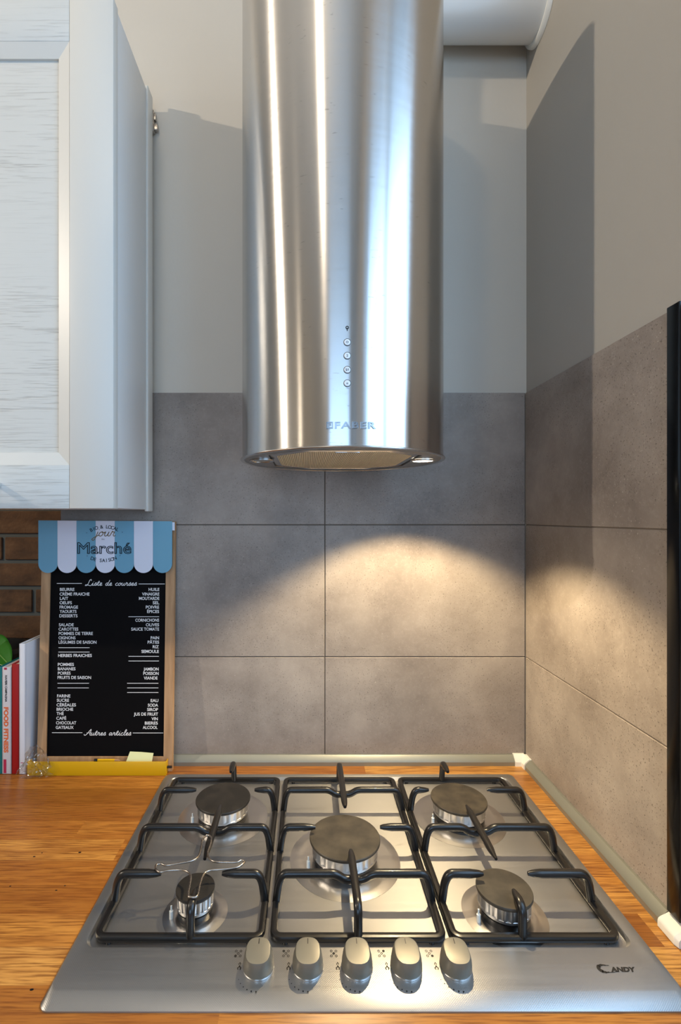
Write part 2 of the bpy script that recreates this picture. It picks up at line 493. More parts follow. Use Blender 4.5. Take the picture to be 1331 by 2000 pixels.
class Letters:
    """collects flat lettering mapped through fn(u, v) -> 3d"""
    def __init__(s): s.v = []; s.f = []
    def add(s, geo, fn, x=0, y=0, width=None, align='L', thick=0.0):
        vs, fs = geo
        if not vs: return s
        w_ = max(v.x for v in vs)
        k = (width/w_) if width else 1.0
        off = {'L': 0, 'R': -w_*k, 'C': -w_*k/2}[align]
        b = len(s.v)
        for v in vs: s.v.append(fn(x+off+v.x*k, y+v.y))
        for f in fs: s.f.append(tuple(b+i for i in f))
        return s
    def stroke(s, pts, wd, fn):
        b = len(s.v); n = len(pts)
        for i, p in enumerate(pts):
            t = pts[min(i+1, n-1)]-pts[max(i-1, 0)]
            if t.length < 1e-9: t = Vector((1, 0))
            t.normalize(); nn = Vector((-t.y, t.x))*wd/2
            s.v.append(fn(p.x+nn.x, p.y+nn.y)); s.v.append(fn(p.x-nn.x, p.y-nn.y))
        for i in range(n-1):
            s.f.append((b+2*i, b+2*i+1, b+2*i+3, b+2*i+2))
        return s
    def rect(s, x0, x1, y0, y1, fn, n=1):
        for i in range(n):
            xa = x0+(x1-x0)*i/n; xb = x0+(x1-x0)*(i+1)/n
            b = len(s.v); s.v += [fn(xa, y0), fn(xb, y0), fn(xb, y1), fn(xa, y1)]; s.f.append((b, b+1, b+2, b+3))
        return s
    def disc(s, cx, cy, r, fn, r0=0.0, n=20):
        b = len(s.v)
        if r0 <= 0:
            for i in range(n): s.v.append(fn(cx+r*cos(2*pi*i/n), cy+r*sin(2*pi*i/n)))
            s.f.append(tuple(range(b, b+n)))
        else:
            for i in range(n):
                a = 2*pi*i/n
                s.v.append(fn(cx+r*cos(a), cy+r*sin(a))); s.v.append(fn(cx+r0*cos(a), cy+r0*sin(a)))
            for i in range(n):
                j = (i+1) % n; s.f.append((b+2*i, b+2*j, b+2*j+1, b+2*i+1))
        return s
    def build(s, name, mat, parent, label=None, solid=0.0):
        me = bpy.data.meshes.new(name); me.from_pydata([tuple(v) for v in s.v], [], s.f); me.update()
        o = link_mesh(name, me, mat, parent, 0)
        if solid:
            md = o.modifiers.new('t', 'SOLIDIFY'); md.thickness = solid; md.offset = 0
        if label: o['label'] = label
        return o

SCRIPT = {
 'i': ([[(0, .1), (.28, 1), (.22, .25), (.38, 0), (.62, .15)], [(.36, 1.45), (.40, 1.55)]], .58),
 's': ([[(0, .1), (.38, 1.15), (.52, .55), (.38, .02), (.1, .12)], [(.38, .02), (.72, .15)]], .68),
 't': ([[(0, .1), (.36, 1.8), (.26, .3), (.42, 0), (.66, .15)], [(.02, 1.2), (.62, 1.28)]], .62),
 'e': ([[(0, .15), (.42, .55), (.46, .95), (.26, .98), (.10, .5), (.26, 0), (.5, .05), (.72, .2)]], .68),
 'd': ([[(.58, .85), (.3, 1), (.05, .5), (.18, 0), (.45, .25), (.78, 2.1)], [(.62, .9), (.58, .2), (.72, 0), (.95, .15)]], .9),
 'c': ([[(.55, .8), (.38, 1), (.08, .6), (.14, .1), (.4, 0), (.7, .2)]], .68),
 'o': ([[(.42, 1), (.1, .7), (.1, .15), (.36, 0), (.6, .4), (.5, .9), (.38, 1), (.52, .78), (.82, .85)]], .78),
 'u': ([[(0, .6), (.14, 1), (.08, .3), (.22, 0), (.46, .2), (.62, 1)], [(.62, 1), (.56, .25), (.7, 0), (.92, .15)]], .88),
 'r': ([[(0, .1), (.2, 1.12), (.3, .9), (.52, .95), (.44, .3), (.58, 0), (.8, .15)]], .76),
 'a': ([[(.58, .85), (.3, 1), (.05, .5), (.18, 0), (.46, .3), (.64, .98)], [(.64, .98), (.56, .2), (.7, 0), (.92, .15)]], .88),
 'l': ([[(0, .1), (.48, 1.6), (.44, 2.15), (.24, 1.9), (.14, .5), (.28, 0), (.56, .15)]], .54),
 'j': ([[(.3, 1), (.2, -.3), (0, -.95), (-.28, -.75), (.1, -.2), (.55, .2)], [(.36, 1.45), (.40, 1.55)]], .5),
 'L': ([[(.95, 1.8), (.88, 2.3), (.58, 2.1), (.45, 1), (.28, .12), (-.15, -.05), (-.05, .3), (.5, .15), (1.05, -.08), (1.35, .2)]], 1.25),
 'A': ([[(-.4, .45), (-.25, 0), (.2, .3), (1.0, 2.3), (1.0, .4), (1.2, 0), (1.4, .15)], [(.15, .9), (1.15, .95)]], 1.3),
 ' ': ([], .75),
}
def script_text(L, body, x, y, xh, width, wd, fn, slant=0.35):
    tot = sum(SCRIPT[c][1] for c in body); k = width/tot; cx = 0
    for c in body:
        strokes, adv = SCRIPT[c]
        for st in strokes:
            p = catmull([Vector((a+b*slant*0.5, b)) for a, b in st], 5)
            L.stroke([Vector((x+(cx+q.x)*k, y+q.y*xh)) for q in p], wd, fn)
        cx += adv

# pixel of the 1331 x 2000 frame -> point on the plane y = a + b*z
def on_plane(px, py, a, b=0.0):
    dx, dz = (px-VX)/F, -(py-VY)/F
    # point = (dx*d, CY+d, CZ+dz*d); y = a+b*z
    d = (a+b*CZ-CY)/(1-b*dz)
    return Vector((dx*d, CY+d, CZ+dz*d))

# ================================================================== SETTING
WT = 0.900            # worktop height
XR = 0.4965           # tile face of right wall
def struct(o): o['kind'] = 'structure'; return o

# back wall: plaster from x=-0.56 rightwards, thick, so the recess at its left end has a side
b = MB(); b.box(-0.56, 0.75, 0.004, 0.32, 0.0, 3.3)
wall_back = struct(b.build('wall_back', M['wall'], smooth=0))
b = MB(); b.box(-3.62, -0.56, 0.2545, 0.34, 0.0, 3.3, mi=0)
wall_recess = struct(b.build('wall_recess', M['mortar'], smooth=0))
# upper part of the back wall above the recess
b = MB(); b.box(-3.62, -0.5601, 0.004, 0.26, 2.0, 3.3)
struct(b.build('wall_back_upper', M['wall'], smooth=0))
# bricks
b = MB(); PIT = 0.0733; z0 = 1.4071
for r in range(-7, 4):
    za = z0+r*PIT+0.0052; zb = z0+(r+1)*PIT-0.0052
    off = 0.165 if r % 2 else 0.125
    for c in range(-6, 3):
        xa = -0.763+c*0.25+off+0.004; xb = xa+0.242
        if r == -3: xa = -0.763+c*0.25+0.005; xb = xa+0.24
        xa = max(xa, -1.6); xb = min(xb, -0.561)
        if xb-xa > 0.01: b.box(xa, xb, 0.250, 0.268, za, zb, 0.002, 1)
br = b.build('brick_face', M['brick'], wall_recess); br['kind'] = 'structure'

# tiles of the back wall: 60 x 30, joint 2 mm
def tile_rows():
    return [(WT+0.001, 1.1395), (1.1415, 1.4395), (1.4415, 1.7405)]
b = MB()
for (za, zb) in tile_rows():
    for (xa, xb) in ((-0.56, 0.0395), (0.0415, XR-0.001)):
        b.box(xa, xb, 0.0, 0.006, za, zb, 0.0008, 1)
tb = b.build('tiles', M['tile'], wall_back); tb['kind'] = 'structure'
b = MB(); b.box(-0.56, XR, 0.0016, 0.005, WT, 1.740)
g = b.build('grout', M['grout'], wall_back, 0); g['kind'] = 'structure'

# right wall with the window opening y -1.62..-0.462, z 0.93..1.752
WY0, WY1, WZ0, WZ1 = -1.62, -0.475, 0.93, 2.75
XP = XR+0.004
b = MB()
b.box(XP, XP+0.16, WY1, 0.0039, 0, 3.3)
b.box(XP, XP+0.16, WY0, WY1, WZ1, 3.3)
b.box(XP, XP+0.16, WY0, WY1, 0, WZ0)
b.box(XP, XP+0.16, -3.9, WY0, 0, 3.3)
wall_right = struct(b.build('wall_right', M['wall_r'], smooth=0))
b = MB()
for (za, zb) in tile_rows():
    b.box(XR, XR+0.006, -0.4375, -0.0005, za, zb, 0.0008, 1)
t2 = b.build('tiles', M['tile_r'], wall_right); t2['kind'] = 'structure'
b = MB(); b.box(XR+0.0016, XR+0.005, -0.4372, -0.001, WT, 1.740)
g = b.build('grout', M['grout_l'], wall_right, 0); g['kind'] = 'structure'

# window: black outer frame on the wall, pale sash inside, reveal
win = bpy.data.objects.new('window_1', None); sc.collection.objects.link(win); win.location = (XP, (WY0+WY1)/2, WZ0); struct(win)
b = MB()
b.box(XR-0.007, XR+0.02, -0.461, -0.438, 0.924, 1.7425, 0.0012)
o = b.build('window_frame', M['black_gloss'], win); o['kind'] = 'structure'
b = MB()
b.box(XR-0.004, XR+0.05, -0.50, -0.4612, 0.935, 1.7420, 0.002)
b.box(XR+0.02, XR+0.05, WY0, -0.4755, 2.70, 2.7495, 0.002)
b.box(XR+0.02, XR+0.05, WY0, WY0+0.04, 0.935, 2.70, 0.002)
b.box(XR+0.02, XR+0.05, WY0+0.04, -0.50, 0.935, 0.965, 0.002)
b.box(XR+0.02, XR+0.05, -0.83, -0.795, 0.965, 2.70, 0.002)
o = b.build('window_sash', M['sash'], win); o['kind'] = 'structure'

# rest of the room
b = MB(); b.box(-3.72, -3.6, -3.9, 0.34, 0, 3.3); struct(b.build('wall_left', M['wall'], smooth=0))
b = MB()
b.box(-3.6, -1.05, -4.0, -3.82, 0, 3.3); b.box(0.35, 0.66, -4.0, -3.82, 0, 3.3)
b.box(-1.05, 0.35, -4.0, -3.82, 0, 0.95); b.box(-1.05, 0.35, -4.0, -3.82, 2.55, 3.3)
struct(b.build('wall_front', M['wall'], smooth=0))
b = MB(); b.box(-3.72, 0.75, -4.0, 0.34, 3.3, 3.4); struct(b.build('ceiling', M['ceiling'], smooth=0))
b = MB(); b.box(-3.72, 0.75, -4.0, 0.34, -0.1, 0.0); struct(b.build('floor', M['floor'], smooth=0))

# worktop trim: sloped aluminium profile with end cap and corner piece
PR = [(0, 0), (0.0145, 0), (0.0145, 0.0085), (0.0125, 0.0125), (0.004, 0.0205), (0.0, 0.0205)]
tr1 = bpy.data.objects.new('trim_1', None); sc.collection.objects.link(tr1); tr1.location = (0, 0, WT); struct(tr1)
b = MB(); b.poly_prism(PR, lambda p: (-0.555, -0.0003-p[0], WT+p[1]), lambda p: (XR-0.028, -0.0003-p[0], WT+p[1]))
o = b.build('profile', M['trimalu'], tr1, 25); o['kind'] = 'structure'
PC = [(0, 0), (0.0165, 0), (0.0165, 0.0095), (0.0140, 0.0145), (0.005, 0.0225), (0, 0.0225)]
b = MB(); b.poly_prism(PC, lambda p: (XR-0.030, -0.0002-p[0], WT+p[1]), lambda p: (XR-0.0005, -0.0002-p[0], WT+p[1]))
b.poly_prism(PC, lambda p: (XR-0.0003-p[0], -0.0004, WT+p[1]), lambda p: (XR-0.0003-p[0], -0.030, WT+p[1]))
o = b.build('corner_piece', M['white_plastic'], tr1, 25); o['kind'] = 'structure'; o['label'] = 'cream plastic corner joint'
tr2 = bpy.data.objects.new('trim_2', None); sc.collection.objects.link(tr2); tr2.location = (XR, -0.2, WT); struct(tr2)
b = MB(); b.poly_prism(PR, lambda p: (XR-0.0003-p[0], -0.0302, WT+p[1]), lambda p: (XR-0.0003-p[0], -0.436, WT+p[1]))
o = b.build('profile', M['trimalu'], tr2, 25); o['kind'] = 'structure'
PE = [(0.0002, 0.0003), (0.0175, 0.0003), (0.0185, 0.0015), (0.0185, 0.0095), (0.0172, 0.0125), (0.0145, 0.0145), (0.0002, 0.0215)]
b = MB(); b.poly_prism(PE, lambda p: (XR-p[0], -0.437, WT+p[1]), lambda p: (XR-p[0], -0.466, WT+p[1]))
b.poly_prism(PE, lambda p: (XR-p[0], -0.466, WT+p[1]), lambda p: (XR-p[0]*0.86, -0.4715, WT+p[1]*0.82))
o = b.build('end_cap', M['white_plastic'], tr2); o['kind'] = 'structure'; o['label'] = 'white plastic end cap'

# ================================================================== WORKTOP
wt = empty('worktop', (0, -0.3, 0.86), 'orange brown oak worktop of glued staves running under the hob', 'worktop')
b = MB(); b.box(-1.7, XR+0.003, -0.66, -0.0, 0.86, WT, 0.002)
b.box(-1.7, -0.562, -0.001, 0.249, 0.86, WT)
b.build('slab', M['wood'], wt, 30)
for (px, py, r) in ((67, 1673, .0016), (82, 1666, .0011), (156, 1665, .002), (110, 1739, .0014), (127, 1730, .0012), (20, 1731, .0012), (62, 1933, .0018)):
    d = (CZ-WT)*F/(py-VY); x = (px-VX)*d/F
    m_ = MB(); m_.lathe([(0, WT+0.0002), (r, WT+0.00015)], x, CY+d, 10, 1.3, 0.8)
    m_.build('knot_hole', M['pot'], wt)
# base unit carrying the worktop
bu = empty('base_cabinet', (-0.6, -0.3, 0.0), 'white base cabinets carrying the oak worktop', 'cabinet')
b = MB(); b.box(-1.69, XR, -0.60, -0.002, 0.1, 0.8598, 0.001); b.box(-1.69, XR, -0.55, -0.002, 0.0, 0.1)
b.build('carcass', M['cab_side'], bu)
for i in range(4):
    b = MB(); b.box(-1.68+i*0.545, -1.68+(i+1)*0.545-0.004, -0.6205, -0.6005, 0.105, 0.855, 0.002); b.build('door', M['cab_plain'], bu)

# ================================================================== WALL CABINET
CXR = -0.350; CZ0 = 1.4735
cabn = empty('wall_cabinet', (-0.65, -0.01, CZ0), 'white wall cabinet with a framed wood grain door, hung above the shopping list board', 'cabinet')
b = MB(); b.box(-0.95, CXR, -0.203, -0.014, CZ0+0.001, 2.390, 0.0008)
b.build('body', M['cab_side'], cabn)
b = MB(); b.box(CXR-0.004, CXR+0.0042, -0.047, -0.0135, CZ0-0.003, 2.398, 0.0025, 3)
b.build('filler_strip', M['cab_plain'], cabn)
b = MB(); b.box(CXR-0.012, CXR+0.0058, -0.0135, -0.001, 2.325, 2.372, 0.001); b.box(CXR-0.012, CXR+0.013, -0.009, -0.001, 2.331, 2.345, 0.001)
b.box(CXR+0.004, CXR+0.010, -0.0125, -0.004, 2.350, 2.366, 0.001)
b.build('hanging_bracket', M['wire'], cabn)
door = MB()
DF, DB = -0.225, -0.2035
XI, ZI0, ZI1, XL = -0.4294, 1.552, 2.317, -0.87
g_ = 0.0004
# stiles and rails
door.box(XI+g_, CXR+0.0005, DF, DB, CZ0, 2.397, 0.0011, 2)
dr = door.build('door', M['cab_plain'], cabn)
b = MB(); b.box(-0.95, XL-g_, DF, DB, CZ0, 2.397, 0.0011, 2); b.build('door_stile', M['cab_plain'], dr)
for za, zb in ((CZ0, ZI0), (ZI1, 2.397)):
    b = MB(); b.box(XL, XI, DF+0.0003, DB, za, zb, 0.0009, 2); b.build('door_rail', M['cab'], dr)
# moulding: sloped ring
mw, md = 0.0235, 0.0095
b = MB()
o_ = [(XL, DF+0.001, ZI0), (XI, DF+0.001, ZI0), (XI, DF+0.001, ZI1), (XL, DF+0.001, ZI1)]
i_ = [(XL+mw, DF+md, ZI0+mw), (XI-mw, DF+md, ZI0+mw), (XI-mw, DF+md, ZI1-mw), (XL+mw, DF+md, ZI1-mw)]
j_ = [(x, DF+md+0.005, z) for x, y, z in i_]
b.loops([o_, i_, j_], False, False); b.build('door_moulding', M['cab_plain'], dr, 20)
b = MB(); b.box(XL+mw-0.006, XI-mw+0.006, DF+md+0.0045, DB+0.0005, ZI0+mw-0.006, ZI1-mw+0.006)
b.build('door_panel', M['cab'], dr)
b = MB()
b.sweep(fillet([(-0.70, DF-0.0002, 1.516), (-0.70, DF-0.028, 1.516), (-0.5555, DF-0.028, 1.516), (-0.5555, DF-0.0002, 1.516)], 0.006), (0.0045, 0.0045), nseg=12, power=4)
hd = b.build('handle', M['chrome'], dr); hd['label'] = 'steel bar handle'

# ================================================================== RANGE HOOD
HX, HY, HR, HB, HT = 0.0645, -0.1915, 0.184, 1.5615, 2.394
hood = empty('range_hood', (HX, HY, HB), 'tall brushed steel cylinder cooker hood hanging over the gas hob', 'cooker hood')
b = MB(); b.lathe([(HR-0.001, HB+0.0025), (HR, HB+0.0035), (HR, HT-0.003), (HR-0.003, HT), (0.03, HT), (0, HT)], HX, HY, 160)
b.build('cylinder_body', M['hood'], hood, 30)
b = MB(); b.lathe([(HR-0.012, HB+0.0024), (HR+0.0032, HB+0.0024), (HR+0.0036, HB+0.0012), (HR+0.0030, HB), (HR-0.003, HB-0.0002), (HR-0.004, HB+0.0008)], HX, HY, 160)
b.build('bottom_rim', M['rimsteel'], hood)
# underside plate with an eight-sided opening
def octo(hx, hy, cut):
    return [(HX-hx+cut, HY-hy), (HX+hx-cut, HY-hy), (HX+hx, HY-hy+cut), (HX+hx, HY+hy-cut), (HX+hx-cut, HY+hy), (HX-hx+cut, HY+hy), (HX-hx, HY+hy-cut), (HX-hx, HY-hy+cut)]
def ring_oct(hx, hy, cut, z, n=96):
    P = octo(hx, hy, cut); out = []
    for i in range(n):
        a = 2*pi*i/n; d = Vector((cos(a), sin(a))); best = None
        for k in range(8):
            p = Vector(P[k])-Vector((HX, HY)); q = Vector(P[(k+1) % 8])-Vector((HX, HY)); e = q-p
            den = d.x*e.y-d.y*e.x
            if abs(den) < 1e-9: continue
            t = (p.x*e.y-p.y*e.x)/den; s_ = (p.x*d.y-p.y*d.x)/den
            if t > 0 and -1e-6 <= s_ <= 1+1e-6: best = t if best is None else min(best, t)
        out.append((HX+d.x*best, HY+d.y*best, z))
    return out
circ = lambda r, z, n=96: [(HX+r*cos(2*pi*i/n), HY+r*sin(2*pi*i/n), z) for i in range(n)]
b = MB(); b.loops([circ(HR-0.004, HB+0.001), ring_oct(0.130, 0.146, 0.058, HB+0.001), ring_oct(0.130, 0.146, 0.058, HB+0.012)], False, False)
b.build('underside_plate', M['darksteel'], hood, 25)
flt = MB(); flt.loops([ring_oct(0.129, 0.145, 0.058, HB+0.0035), ring_oct(0.118, 0.134, 0.053, HB+0.0005), ring_oct(0.116, 0.132, 0.052, HB+0.002)], False, False)
fo = flt.build('filter', M['rimsteel'], hood, 25); fo['label'] = 'eight-sided grease filter'
b = MB(); b.poly_prism(octo(0.117, 0.133, 0.0525), lambda p: (p[0], p[1], HB+0.0018), lambda p: (p[0], p[1], HB+0.005))
b.build('filter_mesh', M['filter'], fo)
b = MB(); b.box(HX-0.02, HX+0.02, HY-0.1325, HY-0.1265, HB-0.0005, HB+0.0015, 0.0006); b.build('filter_latch', M['chrome'], fo)
for sx_, on in ((-1, 0), (1, 1)):
    lx, ly = HX+sx_*0.1475, HY-0.020
    b = MB(); b.lathe([(0.0225, HB+0.0008), (0.0225, HB-0.0012), (0.0195, HB-0.0018), (0.0190, HB-0.0004)], lx, ly, 40)
    lo = b.build('lamp_ring', M['rimsteel'], hood)
    b = MB(); b.lathe([(0.0188, HB-0.0006), (0.010, HB-0.0010), (0, HB-0.0011)], lx, ly, 40)
    le = b.build('lamp_lens', M['lamp_on'] if on else M['lamp_off'], lo)
    le['label'] = 'lit halogen lens' if on else 'unlit halogen lens'
def on_hood(u, v, out=0.0004):
    """u: distance around the cylinder from its front, v: height"""
    a = u/HR
    return Vector((HX+(HR+out)*sin(a), HY-(HR+out)*cos(a), v))
BU = -0.0045
for zz, sym in ((1.7185, 'O'), (1.6985, '2'), (1.6775, 'S/1'), (1.6575, 'o')):
    b = MB()
    fwd = on_hood(BU, zz, 1.0)-on_hood(BU, zz, 0.0); fwd.normalize(); side = Vector((0, 0, 1)).cross(fwd)*-1
    rings = []
    for r, e in ((0.0056, -0.001), (0.0056, 0.0006), (0.0050, 0.0008), (0.0048, 0.0002)):
        c0 = on_hood(BU, zz, e); rings.append([c0+side*r*cos(2*pi*i/24)+Vector((0, 0, 1))*r*sin(2*pi*i/24) for i in range(24)])
    b.loops(rings, False, False); bo = b.build('button', M['enamel'], hood)
    b = MB(); rings = []
    for r, e in ((0.0047, -0.0005), (0.0047, 0.0010), (0.0040, 0.0016)):
        c0 = on_hood(BU, zz, e); rings.append([c0+side*r*cos(2*pi*i/24)+Vector((0, 0, 1))*r*sin(2*pi*i/24) for i in range(24)])
    b.loops(rings, False, True); b.build('button_cap', M['button'], bo)
    L = Letters(); L.add(text_geo(sym, 0.0048, 0.0001), lambda u, v: on_hood(BU+u, zz-0.0017+v, 0.00175), align='C')
    L.build('button_symbol', M['print'], bo)
# little indicator above the buttons
L = Letters(); L.disc(BU, 1.7405, 0.0026, on_hood, 0.0014, 16); L.rect(BU-0.0007, BU+0.0007, 1.7355, 1.7405, on_hood)
L.build('indicator', M['print'], hood, 'small dark indicator mark')
# raised maker's lettering
L = Letters()
fn = lambda u, v: on_hood(u, v, 0.0009)
u0, v0, hh = -0.0355, 1.5905, 0.0098
L.rect(u0, u0+0.0098, v0, v0+0.0018, fn); L.rect(u0, u0+0.0098, v0+hh-0.0018, v0+hh, fn); L.rect(u0+0.0082, u0+0.0098, v0, v0+hh, fn)
L.rect(u0, u0+0.0018, v0, v0+hh, fn); L.rect(u0+0.0030, u0+0.0072, v0+0.0042, v0+0.0056, fn); L.rect(u0+0.0030, u0+0.0072, v0+0.0062, v0+0.0070, fn); L.rect(u0+0.003, u0+0.0042, v0+0.0028, v0+0.007, fn)
L.add(text_geo('FABER', 0.0135, 0.00035, spacing=1.15), fn, u0+0.0125, v0, width=0.062)
L.build('maker_lettering', M['letter'], hood, 'raised chrome maker lettering', 0.0020)

# ================================================================== DUCT
DZ, DY, DR = 2.546, -0.064, 0.057
duct = empty('exhaust_duct', (XP, DY, DZ), 'white round exhaust pipe running from the hood top into the right wall', 'pipe')
b = MB()
pth = fillet([(HX, DY, HT+0.0005), (HX, DY, DZ), (XP-0.001, DY, DZ)], 0.09, 12)
b.sweep(pth, (DR, DR), up=Vector((0, 1, 0)), nseg=48)
b.build('pipe', M['duct'], duct, 40)
b = MB()
rings = []
for r, x in ((DR+0.0005, XP-0.010), (DR+0.006, XP-0.010), (DR+0.009, XP-0.007), (DR+0.010, XP-0.0005), (DR, XP-0.0005)):
    rings.append([(x, DY+r*cos(2*pi*i/64)*(0.93 if r > DR+0.008 else 0.95), DZ+r*sin(2*pi*i/64)) for i in range(64)])
b.loops(rings, False, False); b.build('wall_flange', M['white_plastic'], duct, 40)

# ================================================================== GAS HOB
ZS = 0.908
hob = empty('gas_hob', (0.0685, -0.31, WT), 'stainless steel five burner gas hob set into the oak worktop', 'hob')
X0, X1, Y0, Y1 = -0.305, 0.442, -0.5515, -0.059
BX0, BX1, BY0, BY1 = -0.2865, 0.4205, -0.4765, -0.0745
def lp(x0, x1, y0, y1, r, z): return [(x, y, z) for x, y in rrect(x0, x1, y0, y1, r, 8)]
b = MB()
b.loops([lp(X0, X1, Y0, Y1, 0.012, WT+0.0001),
         lp(X0, X1, Y0, Y1, 0.012, WT+0.0018),
         lp(X0+0.0015, X1-0.0015, Y0+0.0025, Y1-0.0015, 0.012, WT+0.0034),
         lp(X0+0.004, X1-0.004, Y0+0.0165, Y1-0.004, 0.011, ZS-0.0003),
         lp(X0+0.0055, X1-0.0055, Y0+0.0195, Y1-0.0055, 0.011, ZS),
         lp(BX0-0.003, BX1+0.003, BY0-0.003, BY1+0.003, 0.016, ZS),
         lp(BX0-0.0005, BX1+0.0005, BY0-0.0005, BY1+0.0005, 0.0145, ZS-0.0006),
         lp(BX0+0.003, BX1-0.003, BY0+0.003, BY1-0.003, 0.013, ZS-0.0055),
         lp(BX0+0.006, BX1-0.006, BY0+0.006, BY1-0.006, 0.012, ZS-0.0066)], False, True)
b.build('steel_plate', M['hob'], hob, 22)
ZF = ZS-0.0066
def burner(cx, cy, R, worn, ztop=0.9385, dish=1.45):
    b = MB()
    Rd = R*dish if R < 0.05 else R+0.026
    b.lathe([(Rd+0.006, ZF+0.0002), (Rd, ZF+0.0011), (Rd-0.006, ZF+0.0022), (Rd-0.011, ZF+0.0020), (R*0.98, ZF+0.0012), (R*0.8, ZF+0.0008)], cx, cy, 72)
    d_ = b.build('burner', M['dish'], hob); 
    b = MB(); b.lathe([(R*0.90, ZF+0.0008), (R*0.90, ZF+0.010), (R*0.82, ZF+0.011), (R*0.82, ZF+0.013)], cx, cy, 64); b.build('burner_base', M['enamel'], d_)
    # slotted aluminium flame ring
    b = MB(); n = 96; zr0, zr1 = ZF+0.0128, ztop-0.0052
    lo = []
    for z, sl in ((zr0, 0), (zr0+0.003, 0), (zr0+0.0035, 1), (zr1-0.001, 1), (zr1, 0)):
        lo.append([(cx+(R*0.93-(0.0012 if sl and i % 4 < 2 else 0))*cos(2*pi*i/n), cy+(R*0.93-(0.0012 if sl and i % 4 < 2 else 0))*sin(2*pi*i/n), z) for i in range(n)])
    b.loops(lo, True, True); b.build('flame_ring', M['alu'], d_)
    b = MB(); b.lathe([(0, ztop-0.005), (R*0.985, ztop-0.005), (R, ztop-0.0038), (R, ztop-0.0012), (R*0.985, ztop-0.0002), (R*0.5, ztop), (0, ztop)], cx, cy, 80)
    b.build('burner_cap', M['cap_worn' if worn else 'cap'], d_)
    # igniter pin
    b = MB(); a = radians(200); b.lathe([(0.0028, ZF+0.001), (0.0028, ZF+0.012), (0.0012, ZF+0.013), (0.0012, ZF+0.019), (0, ZF+0.019)], cx+(R+0.006)*cos(a), cy+(R+0.006)*sin(a), 12)
    b.build('igniter', M['white_plastic'], d_)
def yd(d): return CY+d
burner(-0.1555, yd(0.893), 0.0500, 0)
burner(-0.1570, yd(0.677), 0.0268, 0)
burner(0.0615, yd(0.784), 0.0572, 1)
burner(0.2810, yd(0.891), 0.0503, 1)
burner(0.2765, yd(0.675), 0.0377, 1, dish=1.36)

# knobs
def knob(cx, cy):
    b = MB(); b.lathe([(0.0190, ZS+0.0002), (0.0193, ZS+0.0012), (0.0190, ZS+0.0023), (0.0180, ZS+0.0023)], cx, cy, 48)
    k = b.build('control_knob', M['chrome'], hob)
    b = MB(); rings = []
    for f, z in ((0.0, ZS+0.0022), (0.25, ZS+0.009), (0.6, ZS+0.0165), (0.88, ZS+0.0225), (0.98, ZS+0.0248), (1.0, ZS+0.0250)):
        ring = []
        ax = 0.0189*(1-f)+0.0147*f+0.0010*sin(pi*f); ay = 0.0186*(1-f)+0.0160*f+0.0012*sin(pi*f)
        if f >= 0.97: ax -= 0.0004*(1 if f < 1 else 3); ay -= 0.0004*(1 if f < 1 else 3)
        pw = 2.0+0.7*f
        for i in range(56):
            a = 2*pi*i/56; q = (abs(cos(a))**pw+abs(sin(a))**pw)**(-1/pw)
            yy = ay*q*sin(a)
            ring.append((cx+ax*q*cos(a), cy+yy-0.0050*f, z+f*0.0022*yy/ay))
        rings.append(ring)
    b.loops(rings, False, True); b.build('knob_grip', M['knob'], k, 30)
    L = Letters(); L.rect(cx-0.0005, cx+0.0005, cy+0.0025, cy+0.0090, lambda u, v: Vector((u, v, ZS+0.0253+0.0022*(v-cy+0.005)/0.016)))
    L.build('knob_pointer', M['print'], k)
KX = [-0.0592, 0.0010, 0.0612, 0.1214, 0.1817]
for x in KX: knob(x, yd(0.5885))
# printed symbols beside the knobs
pf = lambda u, v: Vector((u, v, ZS+0.00025))
for i, x in enumerate(KX):
    L = Letters()
    cx, cy = x-0.0275, yd(0.6065)
    for k, (dx, dy) in enumerate(((-.0026, .0026), (.0026, .0026), (-.0026, -.0026), (.0026, -.0026), (0, 0))):
        on = {0: 2, 1: 0, 2: 4, 3: 1, 4: 3}[i] == k
        L.disc(cx+dx*1.15, cy+dy*1.3, 0.0017 if on else 0.0016, pf, 0 if on else 0.0010, 12)
    # flames
    for dy, s_ in ((-0.014, 0.8), (-0.0195, 1.25)):
        st = catmull([Vector((x-0.0235+a*s_*0.0016, yd(0.6065)+dy+b_*s_*0.0018)) for a, b_ in ((-.6, -1), (-1, 0), (-.2, .6), (0, 1.3), (.5, .4), (1, 0), (.6, -1))], 4)
        L.stroke(st, 0.0009*s_, pf)
    for k in range(6):
        a = radians(205+k*13); L.disc(x+0.0245*cos(a), yd(0.583)+0.0255*sin(a), 0.0005+0.0001*k, pf, 0, 8)
    L.build('printed_symbols', M['print'], hob, 'black burner and flame symbols')
# maker's lettering, front right
L = Letters()
def hobp(px, py):
    d = (CZ-ZS)*F/(py-VY); return Vector(((px-VX)*d/F, CY+d))
c0 = hobp(1182, 1892)
for a0, a1, wd_ in ((60, 100, 0.0016), (95, 140, 0.0026), (130, 235, 0.0042), (225, 265, 0.0028), (260, 292, 0.0014)):
    L.stroke([Vector((c0.x+0.0072*cos(radians(a0+(a1-a0)*k/6)), c0.y+0.0048*sin(radians(a0+(a1-a0)*k/6)))) for k in range(7)], wd_, pf)
L.stroke([Vector((c0.x+0.0034, c0.y+0.0044)), Vector((c0.x+0.0075, c0.y+0.0040))], 0.0008, pf)
L.stroke([Vector((c0.x+0.001, c0.y-0.0049)), Vector((c0.x+0.0075, c0.y-0.0048)), Vector((c0.x+0.013, c0.y-0.0036))], 0.0007, pf)
p0 = hobp(1194.5, 1898); p1 = hobp(1247, 1898)
L.add(text_geo('ANDY', 0.0082, 0.00045, shear=0.3), pf, p0.x, p0.y, width=p1.x-p0.x)
L.build('maker_lettering', M['print'], hob, 'black printed maker lettering')

